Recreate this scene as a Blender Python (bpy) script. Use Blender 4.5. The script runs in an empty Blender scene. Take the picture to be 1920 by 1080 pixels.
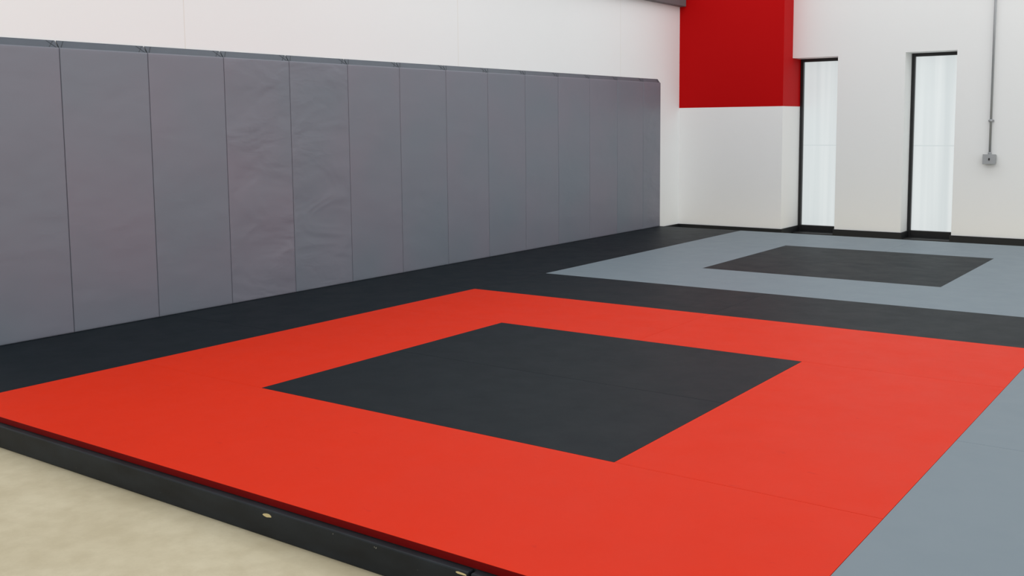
import bpy, bmesh, math, random
from mathutils import Matrix, Vector
S=0.25
random.seed(4)
sc=bpy.context.scene
sc.view_settings.view_transform='Standard'
sc.view_settings.look='None'
col=sc.collection

# ---------------- materials ----------------
def lin(c):
    return tuple(((v/255)/12.92 if v/255<=.04045 else ((v/255+.055)/1.055)**2.4) for v in c)+(1,)
class M:
    def __init__(s,name,rough=.6,spec=.5):
        s.m=bpy.data.materials.new(name); s.m.use_nodes=True
        s.n=s.m.node_tree.nodes; s.l=s.m.node_tree.links
        s.b=s.n['Principled BSDF']; s.b.inputs['Roughness'].default_value=rough
        s.b.inputs['Specular IOR Level'].default_value=spec
        s.co=s.n.new('ShaderNodeTexCoord').outputs['Object']
    def new(s,t,**k):
        x=s.n.new(t)
        for a,v in k.items(): setattr(x,a,v)
        return x
    def noise(s,scale,detail=4,vec=(1,1,1),rough=.5,rot=(0,0,0),rnd=False,dist=0):
        mp=s.new('ShaderNodeMapping'); mp.inputs['Scale'].default_value=vec; mp.inputs['Rotation'].default_value=rot
        s.l.new(s.co,mp.inputs['Vector'])
        if rnd:
            oi=s.new('ShaderNodeObjectInfo'); k=s.new('ShaderNodeVectorMath',operation='SCALE'); k.inputs[0].default_value=(9,7,5)
            s.l.new(oi.outputs['Random'],k.inputs['Scale']); s.l.new(k.outputs[0],mp.inputs['Location'])
        x=s.new('ShaderNodeTexNoise'); x.inputs['Scale'].default_value=scale; x.inputs['Detail'].default_value=detail; x.inputs['Roughness'].default_value=rough
        x.inputs['Distortion'].default_value=dist
        s.l.new(mp.outputs[0],x.inputs['Vector']); return x.outputs['Fac']
    def ramp(s,fac,stops):
        r=s.new('ShaderNodeValToRGB'); e=r.color_ramp.elements
        while len(e)<len(stops): e.new(.5)
        for el,(p,c) in zip(e,stops): el.position=p; el.color=c
        s.l.new(fac,r.inputs[0]); return r.outputs[0]
    def mix(s,fac,a,b,mode='MIX'):
        x=s.new('ShaderNodeMix',data_type='RGBA',blend_type=mode)
        for i,v in ((0,fac),(6,a),(7,b)):
            if hasattr(v,'links'): s.l.new(v,x.inputs[i])
            else: x.inputs[i].default_value=v
        return x.outputs[2]
    def math(s,op,a,b=0.0,c=0.0):
        x=s.new('ShaderNodeMath',operation=op)
        for i,v in enumerate((a,b,c)):
            if hasattr(v,'links'): s.l.new(v,x.inputs[i])
            else: x.inputs[i].default_value=v
        return x.outputs[0]
    def sep(s):
        x=s.new('ShaderNodeSeparateXYZ'); s.l.new(s.co,x.inputs[0]); return x.outputs
    def base(s,c):
        if hasattr(c,'links'): s.l.new(c,s.b.inputs['Base Color'])
        else: s.b.inputs['Base Color'].default_value=c
    def bump(s,h,st=.2,dist=.01):
        x=s.new('ShaderNodeBump'); x.inputs['Strength'].default_value=st; x.inputs['Distance'].default_value=dist
        s.l.new(h,x.inputs['Height']); s.l.new(x.outputs[0],s.b.inputs['Normal'])

def matmat(name,c,var=.08,rough=.5,spec=.25,mark=None):
    m=M(name,rough,spec)
    lo=tuple(v*(1-var) for v in c[:3])+(1,); hi=tuple(min(1,v*(1+var)) for v in c[:3])+(1,)
    b=m.ramp(m.noise(3.0,5,rough=.6,rnd=True),[(.3,lo),(.7,hi)])
    if mark:
        k=m.ramp(m.noise(11,3,(1,2.2,1),rough=.55,rnd=True),[(.70,(0,0,0,1)),(.76,(.35,.35,.35,1))])
        b=m.mix(k,b,mark)
    m.base(b)
    m.bump(m.noise(420,2),.08,.001)
    r=m.ramp(m.noise(5,6,rough=.65,rnd=True),[(.35,(rough-.02,)*3+(1,)),(.7,(rough+.04,)*3+(1,))])
    m.l.new(r,m.b.inputs['Roughness'])
    return m.m
RED=matmat('red_vinyl',lin((216,42,1)),.015,.5,.10,lin((190,22,6)))
RED_SHADED=matmat('red_vinyl_shaded_edge',lin((112,4,5)),.05,.6,.1)  # darker copy of the red vinyl, shade painted onto the front mat sides
BLACK=matmat('black_vinyl',lin((12,23,29)),.05,.5,.115,lin((32,38,42)))
GREY=matmat('grey_vinyl',lin((119,132,140)),.015,.5,.22)

def padmat(name,wr):
    m=M(name,.38,.5)
    m.base(m.ramp(m.noise(1.0,2,rnd=True),[(.3,lin((114,121,131))),(.7,lin((123,121,132)))]))  # purple end of the ramp paints in light reflected from the red mats
    a=m.noise(1.6,2,(1,.9,1.3),.5,rnd=True)
    b=m.noise(2.6,2,(1,.8,1.5),.5,(.7,0,0),rnd=True,dist=.6)
    d=m.noise(7,2,(1,.7,1.7),.5,(-.5,0,0),rnd=True,dist=.4)
    msk=m.ramp(m.noise(1.7,1,rnd=True),[(.38,(0,0,0,1)),(.6,(1,1,1,1))])
    f=m.noise(500,1)
    h=m.math('ADD',m.math('MULTIPLY',a,.6),m.math('MULTIPLY',b,wr))
    h=m.math('ADD',h,m.math('MULTIPLY',m.math('MULTIPLY',d,msk),wr*.4))
    h=m.math('ADD',h,m.math('MULTIPLY',f,.003))
    m.bump(h,.5,.03+.02*wr)
    return m.m
PADS=padmat('grey_pad_vinyl_smooth',0.2)
PADW=padmat('grey_pad_vinyl_creased',.62)
def simple(name,c,rough=.5,metal=0,var=.0):
    m=M(name,rough)
    if var:
        lo=tuple(v*(1-var) for v in c[:3])+(1,); hi=tuple(min(1,v*(1+var)) for v in c[:3])+(1,)
        m.base(m.ramp(m.noise(6,4),[(.3,lo),(.7,hi)]))
    else: m.base(c)
    m.b.inputs['Metallic'].default_value=metal
    return m.m
FLAP=simple('pad_flap_vinyl',lin((84,91,100)),.5,var=.05)
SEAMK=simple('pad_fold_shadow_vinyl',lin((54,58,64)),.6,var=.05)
FRAME=simple('black_window_frame',lin((18,19,21)),.4,var=.05)
BASE=simple('black_baseboard',lin((16,19,22)),.5,var=.08)
STEEL=simple('galvanised_steel',lin((165,168,170)),.4,.3,var=.05)
BOXM=simple('grey_box_metal',lin((140,143,146)),.45,.4,var=.08)
DECK=simple('painted_plywood',lin((30,32,34)),.7,var=.15)
LEDGE=simple('dark_grey_ledge_paint',lin((105,105,108)),.6,var=.05)

def wallmat(name,seams=False,red=False,a=(240,240,240)):
    m=M(name,.6,.12)
    c=m.ramp(m.noise(1.2,3),[(.3,lin(tuple(v-1 for v in a))),(.7,lin(a))])
    if seams:
        y=m.sep()[1]
        t=m.math('PINGPONG',m.math('SUBTRACT',y,8.88*S),6.02*S)   # joint every 12 units
        line=m.math('LESS_THAN',t,.004)
        c=m.mix(line,c,lin((232,231,227)))
    if red:
        z=m.sep()[2]
        c=m.mix(m.math('GREATER_THAN',z,5.88*S),c,lin((190,0,3)))
    m.base(c); m.bump(m.noise(60,3),.05,.003)
    return m.m
WALL=wallmat('white_paint',a=(242,243,242)); WALLS=wallmat('white_paint_panel_joints',True,a=(241,243,243)); WALLR=wallmat('red_and_white_paint',red=True,a=(246,246,245))

m=M('sealed_concrete',.5,.3)
n1=m.noise(1.8,8,rough=.68); n2=m.noise(9,8,rough=.7)
c=m.ramp(n1,[(.3,lin((188,176,146))),(.5,lin((200,189,160))),(.7,lin((210,200,172)))])
c=m.mix(m.ramp(n2,[(.4,(0,0,0,1)),(.72,(.55,.55,.55,1))]),c,lin((178,165,134)))
m.base(c); m.bump(n2,.03,.003); CONC=m.m

m=M('scuffed_black_beam_paint',.5,.25)
c=m.ramp(m.noise(5,5,(1,1,3)),[(.3,lin((15,19,23))),(.7,lin((30,36,42)))])
chips=m.math('GREATER_THAN',m.noise(38,2),.775)
c=m.mix(chips,c,lin((120,118,110)))
m.base(c); m.bump(m.noise(30,4),.2,.003); BEAM=m.m
WOOD=simple('bare_wood',lin((205,188,140)),.7,var=.1)

m=M('frosted_window_glass',.3,.5)
st=m.ramp(m.noise(9,2,(1,1,.02)),[(.3,lin((206,213,214))),(.7,lin((225,230,230)))])
z=m.sep()[2]
ln=m.math('LESS_THAN',m.math('ABSOLUTE',m.math('SUBTRACT',z,3.95*S)),.005)
st=m.mix(ln,st,lin((200,208,209)))
m.base(lin((118,123,124))); m.l.new(st,m.b.inputs['Emission Color']); m.b.inputs['Emission Strength'].default_value=.84
GLASS=m.m

# ---------------- mesh helpers ----------------
def link(o,parent=None):
    col.objects.link(o)
    if parent: o.parent=parent
    return o
def boxes(name,bl,mat,bev=0,seg=2,parent=None,origin=None):
    """bl: list of (x0,x1,y0,y1,z0,z1) in layout units, one mesh"""
    bm=bmesh.new()
    for b in bl:
        r=bmesh.ops.create_cube(bm,size=1)
        for v in r['verts']:
            v.co=Vector(((b[0]+b[1])/2+v.co.x*(b[1]-b[0]),(b[2]+b[3])/2+v.co.y*(b[3]-b[2]),(b[4]+b[5])/2+v.co.z*(b[5]-b[4])))*S
    if bev: bmesh.ops.bevel(bm,geom=bm.edges[:],offset=bev*S,segments=seg,affect='EDGES',profile=.5)
    o=origin or (0,0,0); o=Vector(o)*S
    for v in bm.verts: v.co-=o
    me=bpy.data.meshes.new(name); bm.to_mesh(me); bm.free()
    me.materials.append(mat)
    ob=bpy.data.objects.new(name,me); ob.location=o
    return link(ob,parent)
def struct(o,label=None):
    o['kind']='structure'
    if label: o['label']=label
    return o
def smooth(o):
    for p in o.data.polygons: p.use_smooth=True

# ---------------- room ----------------
XW=-.45; YC=39.0; YM=40.2; XC=5.07; TOP=16
GZ=-.5
struct(boxes('floor',[(XW-.5,44,-26,42,GZ-.4,GZ)],CONC),'bare sealed beige concrete floor')
struct(boxes('wall_left',[(XW-.5,XW,-14,YC,GZ,TOP)],WALLS),'white painted wall behind the grey pads')
struct(boxes('wall_column',[(XW-.5,XC,YC,41.8,GZ,TOP)],WALLR),'boxed-out white wall section with red upper band')
W1=(XC,7.30); W2=(10.41,12.65); HZ=8.22; SZ=-.42
struct(boxes('wall_far',[(W1[0],W1[1],YM,41.8,HZ,TOP),(W1[1],W2[0],YM,41.8,GZ,TOP),(W2[0],W2[1],YM,41.8,HZ+.03,TOP),(W2[1],44,YM,41.8,GZ,TOP),
   (W1[0],W1[1],YM+.1,41.8,GZ,SZ),(W2[0],W2[1],YM+.1,41.8,GZ,SZ)],WALL),'white painted wall with two narrow windows')
struct(boxes('trim_1',[(XW,-.1,-14,YC,10.98,11.6)],LEDGE,.02),'grey ledge running along the top of the white wall')
bh=-.08
struct(boxes('baseboard_left',[(XW,XW+.06,36.7,YC,GZ,bh)],BASE,.01))
struct(boxes('baseboard_column',[(XW+.06,XC+.06,YC-.06,YC,GZ,bh),(XC,XC+.06,YC,YM+1.1,GZ,bh)],BASE,.01))
struct(boxes('baseboard_far',[(W1[1]-.06,W2[0]+.06,YM-.06,YM,GZ,bh),(W2[0],W2[0]+.06,YM,YM+1.1,GZ,bh),(W1[1]-.06,W1[1],YM,YM+1.1,GZ,bh)],BASE,.01))
struct(boxes('baseboard_far.001',[(W2[1]-.06,44,YM-.06,YM,GZ,bh)],BASE,.01))
def window(name,x0,x1,z1):
    y0=41.3;y1=41.6; fw=.15; zb=SZ
    e=bpy.data.objects.new(name,None); link(e); e.location=(0,0,0); e['kind']='structure'; e['label']='tall narrow frosted window in a black metal frame'
    boxes('window_frame',[(x0,x0+fw,y0,y1,zb,z1),(x1-fw,x1,y0,y1,zb,z1),(x0+fw,x1-fw,y0,y1,z1-fw,z1),(x0+fw,x1-fw,y0,y1,zb,zb+.36)],FRAME,.015,parent=e)
    boxes('window_pane',[(x0+fw,x1-fw,y1-.12,y1-.06,zb+.36,z1-fw)],GLASS,parent=e)
    boxes('window_sill',[(x0+.08,x1-.08,YM+.1,y0,SZ,SZ+.06)],FRAME,.01,parent=e)
window('window_1',W1[0],W1[1],HZ); window('window_2',W2[0],W2[1],HZ+.03)

# ---------------- platform ----------------
YE=36.65; XR=28.0; MT=.105
pl=bpy.data.objects.new('platform',None); link(pl); pl.location=Vector((14,0,GZ))*S
pl['label']='low black wooden platform carrying the mats, with scuffed front edge'; pl['category']='platform'
def pbox(n,bl,mat,bev=0):
    o=boxes(n,bl,mat,bev); o.parent=pl; o.matrix_parent_inverse=Matrix.Translation(-pl.location); return o
pbox('platform_deck',[(XW+.02,XR,.01,YE,GZ,-MT)],DECK)
pbox('edge_beam',[(XW+.02,16.42,-.13,0,GZ,-MT+.0)],BEAM,.02)
pbox('edge_beam.001',[(16.46,XR,-.13,0,GZ,-MT+.0)],BEAM,.02)
# worn chips on the beam
def chip(x,z,w,h):
    bm=bmesh.new(); n=11
    vs=[]
    for i in range(n):
        a=2*math.pi*i/n; r=1+random.uniform(-.25,.2)
        vs.append(bm.verts.new((math.cos(a)*w*r*S,0,math.sin(a)*h*r*S)))
    f=bm.faces.new(vs)
    ex=bmesh.ops.extrude_face_region(bm,geom=[f])
    for v in ex['geom']:
        if isinstance(v,bmesh.types.BMVert): v.co.y+=.006*S
    bmesh.ops.recalc_face_normals(bm,faces=bm.faces[:])
    me=bpy.data.meshes.new('bare_wood_chip'); bm.to_mesh(me); bm.free(); me.materials.append(WOOD)
    o=bpy.data.objects.new('bare_wood_chip',me); link(o); o.location=Vector((x,-.134,z))*S
    o.parent=pl; o.matrix_parent_inverse=Matrix.Translation(-pl.location)
chip(12.93,-.18,.09,.028); chip(16.33,-.14,.08,.015)

# ---------------- mats ----------------
g=.0025
def mat_(x0,x1,y0,y1,m,colour,grp,where):
    o=boxes('floor_mat',[(x0+g,x1-g,y0+g,y1-g,-MT,0)],m,.005,2,origin=((x0+x1)/2,(y0+y1)/2,-MT))
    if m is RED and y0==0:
        o.data.materials.append(RED_SHADED)  # front faces get the red with shade painted in
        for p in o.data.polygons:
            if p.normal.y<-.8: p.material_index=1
    o['label']='%s vinyl martial arts mat, %s'%(colour,where); o['category']='floor mat'; o['group']=grp
def square(y,m,colour,grp,last):
    w='in the border of the square'
    mat_(4,20,y,y+4,m,colour,grp,w)
    mat_(4,8,y+4,y+12,m,colour,grp,w); mat_(16,20,y+4,y+12,m,colour,grp,w)
    mat_(4,12,y+12,last,m,colour,grp,w); mat_(12,20,y+12,last,m,colour,grp,w)
    ci='inside a %s mat border'%colour
    mat_(8,16,y+4,y+8,BLACK,'black','black centre mats',ci); mat_(8,16,y+8,y+12,BLACK,'black','black centre mats',ci)
square(0,RED,'red','red mats',16); square(20,GREY,'grey','grey mats',YE)
for y0,y1 in((0,8),(8,16),(20,28),(28,YE)): mat_(XW+.03,4,y0,y1,BLACK,'black','black border mats','beside the grey wall pads')
mat_(XW+.03,4,16,20,BLACK,'black','black border mats','beside the grey wall pads')
for x0,x1 in((4,12),(12,20),(20,28)): mat_(x0,x1,16,20,BLACK,'black','black border mats','between the red and grey squares')
for y0,y1 in((0,8),(8,16)):
    mat_(20,24,y0,y1,GREY,'grey','grey mats','alongside the red square')
    mat_(24,28,y0,y1,GREY,'grey','grey mats','alongside the red square')
for y0,y1 in((20,28),(28,YE)):
    mat_(20,24,y0,y1,GREY,'grey','grey mats','next to the grey square'); mat_(24,28,y0,y1,BLACK,'black','black border mats','next to the grey mats')

# ---------------- wall pads ----------------
Y=[2.57,5.063,7.555,10.034,12.488,14.975,17.465,19.967,22.475,24.97,27.398,29.924,32.351,34.83,36.622]
wr={3:1,4:1,13:1}
H=7.10; XF=-.27
def pad(i,y0,y1):
    w=y1-y0-.010; yc=(y0+y1)/2
    e=bpy.data.objects.new('wall_pad',None); link(e); e.location=Vector((XF,yc,0))*S
    wrk=i in wr
    e['label']=('grey vinyl wall pad with lightly creased cover' if wrk else 'smooth grey vinyl wall pad standing against the wall')
    if i==13: e['label']='narrow grey vinyl wall pad with rounded end'
    e['category']='wall pad'; e['group']='grey pads lining the wall'
    ny,nz=16,30; bm=bmesh.new(); gr=[]
    us=[-1,-.992,-.98]+[-.95+1.9*k/(ny-6) for k in range(ny-5)]+[.98,.992,1]
    vs_=[-1,-.997,-.99]+[-.97+1.94*k/nz for k in range(nz+1)]+[.99,.997,1]
    R=.022
    def d(t): return 0 if t>=R else R-math.sqrt(max(0,R*R-(R-t)**2))
    for u in us:
        r=[]
        for v in vs_:
            dy=(1-abs(u))*w/2; dz=(1-abs(v))*H/2
            x=-max(d(dy),d(dz))
            r.append(bm.verts.new((x*S,u*w/2*S,(H/2+v*H/2)*S)))
        gr.append(r)
    for a in range(len(us)-1):
        for b in range(len(vs_)-1):
            bm.faces.new((gr[a][b],gr[a+1][b],gr[a+1][b+1],gr[a][b+1]))
    be=[ed for ed in bm.edges if ed.is_boundary]
    ex=bmesh.ops.extrude_edge_only(bm,edges=be)
    nv=[v for v in ex['geom'] if isinstance(v,bmesh.types.BMVert)]
    for v in nv: v.co.x=-(.165)*S
    bmesh.ops.contextual_create(bm,geom=[ed for ed in bm.edges if ed.is_boundary])
    bmesh.ops.recalc_face_normals(bm,faces=bm.faces[:])
    me=bpy.data.meshes.new('cushion'); bm.to_mesh(me); bm.free(); me.materials.append(PADW if wrk else PADS)
    o=bpy.data.objects.new('cushion',me); link(o,e); smooth(o)
    def prism(name,pts,th,mat):
        bm=bmesh.new(); vs=[bm.verts.new(Vector(q)*S) for q in pts]; f=bm.faces.new(vs)
        ex=bmesh.ops.extrude_face_region(bm,geom=[f])
        for v in ex['geom']:
            if isinstance(v,bmesh.types.BMVert): v.co+=Vector(th)*S
        bmesh.ops.recalc_face_normals(bm,faces=bm.faces[:])
        me=bpy.data.meshes.new(name); bm.to_mesh(me); bm.free(); me.materials.append(mat)
        return link(bpy.data.objects.new(name,me),e)
    hw=w/2
    prism('top_flap',[(-.025,-hw+.01,H-.01),(-.025,hw-.02,H-.01),(-.165,hw-.02,H+.18),(-.165,-hw+.01,H+.18)],(-.012,0,-.02),FLAP)
    for a0,a1 in ((hw-.04,hw-.24),(hw-.24,hw-.06),(-hw+.06,-hw+.2)):
        prism('corner_fold',[(-.024,a0,H+.0),(-.024,a0-.02,H+.0),(-.152,a1-.02,H+.172),(-.152,a1,H+.172)],(-.003,0,-.003),SEAMK)
for i in range(14): pad(i,Y[i],Y[i+1])

# ---------------- conduit ----------------
c=bpy.data.objects.new('electrical_conduit',None); link(c); c.location=Vector((14.17,YM-.12,3.6))*S
c['label']='thin grey metal conduit running down the white wall to a box'; c['category']='conduit'
def cyl(name,p0,p1,r,mat,parent,loc):
    bm=bmesh.new(); bmesh.ops.create_cone(bm,cap_ends=True,segments=24,radius1=r*S,radius2=r*S,depth=(p1-p0)*S)
    for v in bm.verts: v.co.z+=(p0+p1)/2*S
    me=bpy.data.meshes.new(name); bm.to_mesh(me); bm.free(); me.materials.append(mat)
    for p in me.polygons: p.use_smooth=len(p.vertices)==4
    o=bpy.data.objects.new(name,me); link(o,parent); o.location=Vector(loc)*S; return o
cyl('conduit_pipe',0,TOP-3.6,.05,STEEL,c,(0,0,0))
cyl('conduit_coupling',1.42,1.55,.07,STEEL,c,(0,0,0))
cyl('conduit_connector',0,.1,.075,STEEL,c,(0,0,0))
o=boxes('conduit_strap',[(-.12,.12,.05,.12,1.45,1.53)],STEEL,.01,parent=c)
b=bpy.data.objects.new('junction_box',None); link(b); b.location=Vector((14.18,YM,3.4))*S
b['label']='small grey metal electrical box mounted on the white wall'; b['category']='electrical box'
boxes('box_body',[(-.25,.25,-.24,0,-.2,.2)],BOXM,.03,parent=b)
boxes('box_cover',[(-.27,.27,-.27,-.24,-.22,.22)],STEEL,.01,parent=b)
boxes('switch_toggle',[(-.03,.03,-.31,-.27,-.05,.05)],FRAME,.008,parent=b)

# ---------------- light ----------------
w=bpy.data.worlds.new('room_ambient'); sc.world=w; w.use_nodes=True
nt=w.node_tree; bg=nt.nodes['Background']
tc=nt.nodes.new('ShaderNodeTexCoord'); sx=nt.nodes.new('ShaderNodeSeparateXYZ'); rp=nt.nodes.new('ShaderNodeValToRGB')
nt.links.new(tc.outputs['Generated'],sx.inputs[0]); nt.links.new(sx.outputs[2],rp.inputs[0])
rp.color_ramp.elements[0].position=0; rp.color_ramp.elements[0].color=(1.01,1.02,1.02,1)
rp.color_ramp.elements[1].position=.8; rp.color_ramp.elements[1].color=(.69,.70,.71,1)
mr=nt.nodes.new('ShaderNodeMapRange'); mr.inputs['From Min'].default_value=-1; mr.inputs['From Max'].default_value=.3
mr.inputs['To Min'].default_value=1.04; mr.inputs['To Max'].default_value=1.15
nt.links.new(sx.outputs[1],mr.inputs['Value'])
vm=nt.nodes.new('ShaderNodeVectorMath'); vm.operation='SCALE'
nt.links.new(rp.outputs[0],vm.inputs[0]); nt.links.new(mr.outputs[0],vm.inputs['Scale']); nt.links.new(vm.outputs[0],bg.inputs[0])
bg.inputs[1].default_value=1.07
for x in(6,16,26):
    for y in(2,18,33):
        l=bpy.data.lights.new('ceiling_light','AREA'); l.shape='RECTANGLE'; l.size=2.4; l.size_y=.5; l.energy=12; l.color=(.99,.99,1)
        o=bpy.data.objects.new('ceiling_light',l); link(o); o.location=Vector((x,y,18))*S

# ---------------- camera ----------------
yaw,pit,rol=-.6248,-.1027,-.0094
f=Vector((math.sin(yaw)*math.cos(pit),math.cos(yaw)*math.cos(pit),math.sin(pit)))
r=Vector((math.cos(yaw),-math.sin(yaw),0)); u=r.cross(f)
r2=r*math.cos(rol)+u*math.sin(rol); u2=-r*math.sin(rol)+u*math.cos(rol)
cd=bpy.data.cameras.new('camera'); cam=bpy.data.objects.new('camera',cd); link(cam)
mw=Matrix((( r2.x,u2.x,-f.x,23.6473*S),(r2.y,u2.y,-f.y,-9.1982*S),(r2.z,u2.z,-f.z,5.1159*S),(0,0,0,1)))
cam.matrix_world=mw
cd.sensor_width=36; cd.lens=1927.8/1920*36; cd.shift_y=-107.67/1920; cd.clip_start=.05
sc.camera=cam
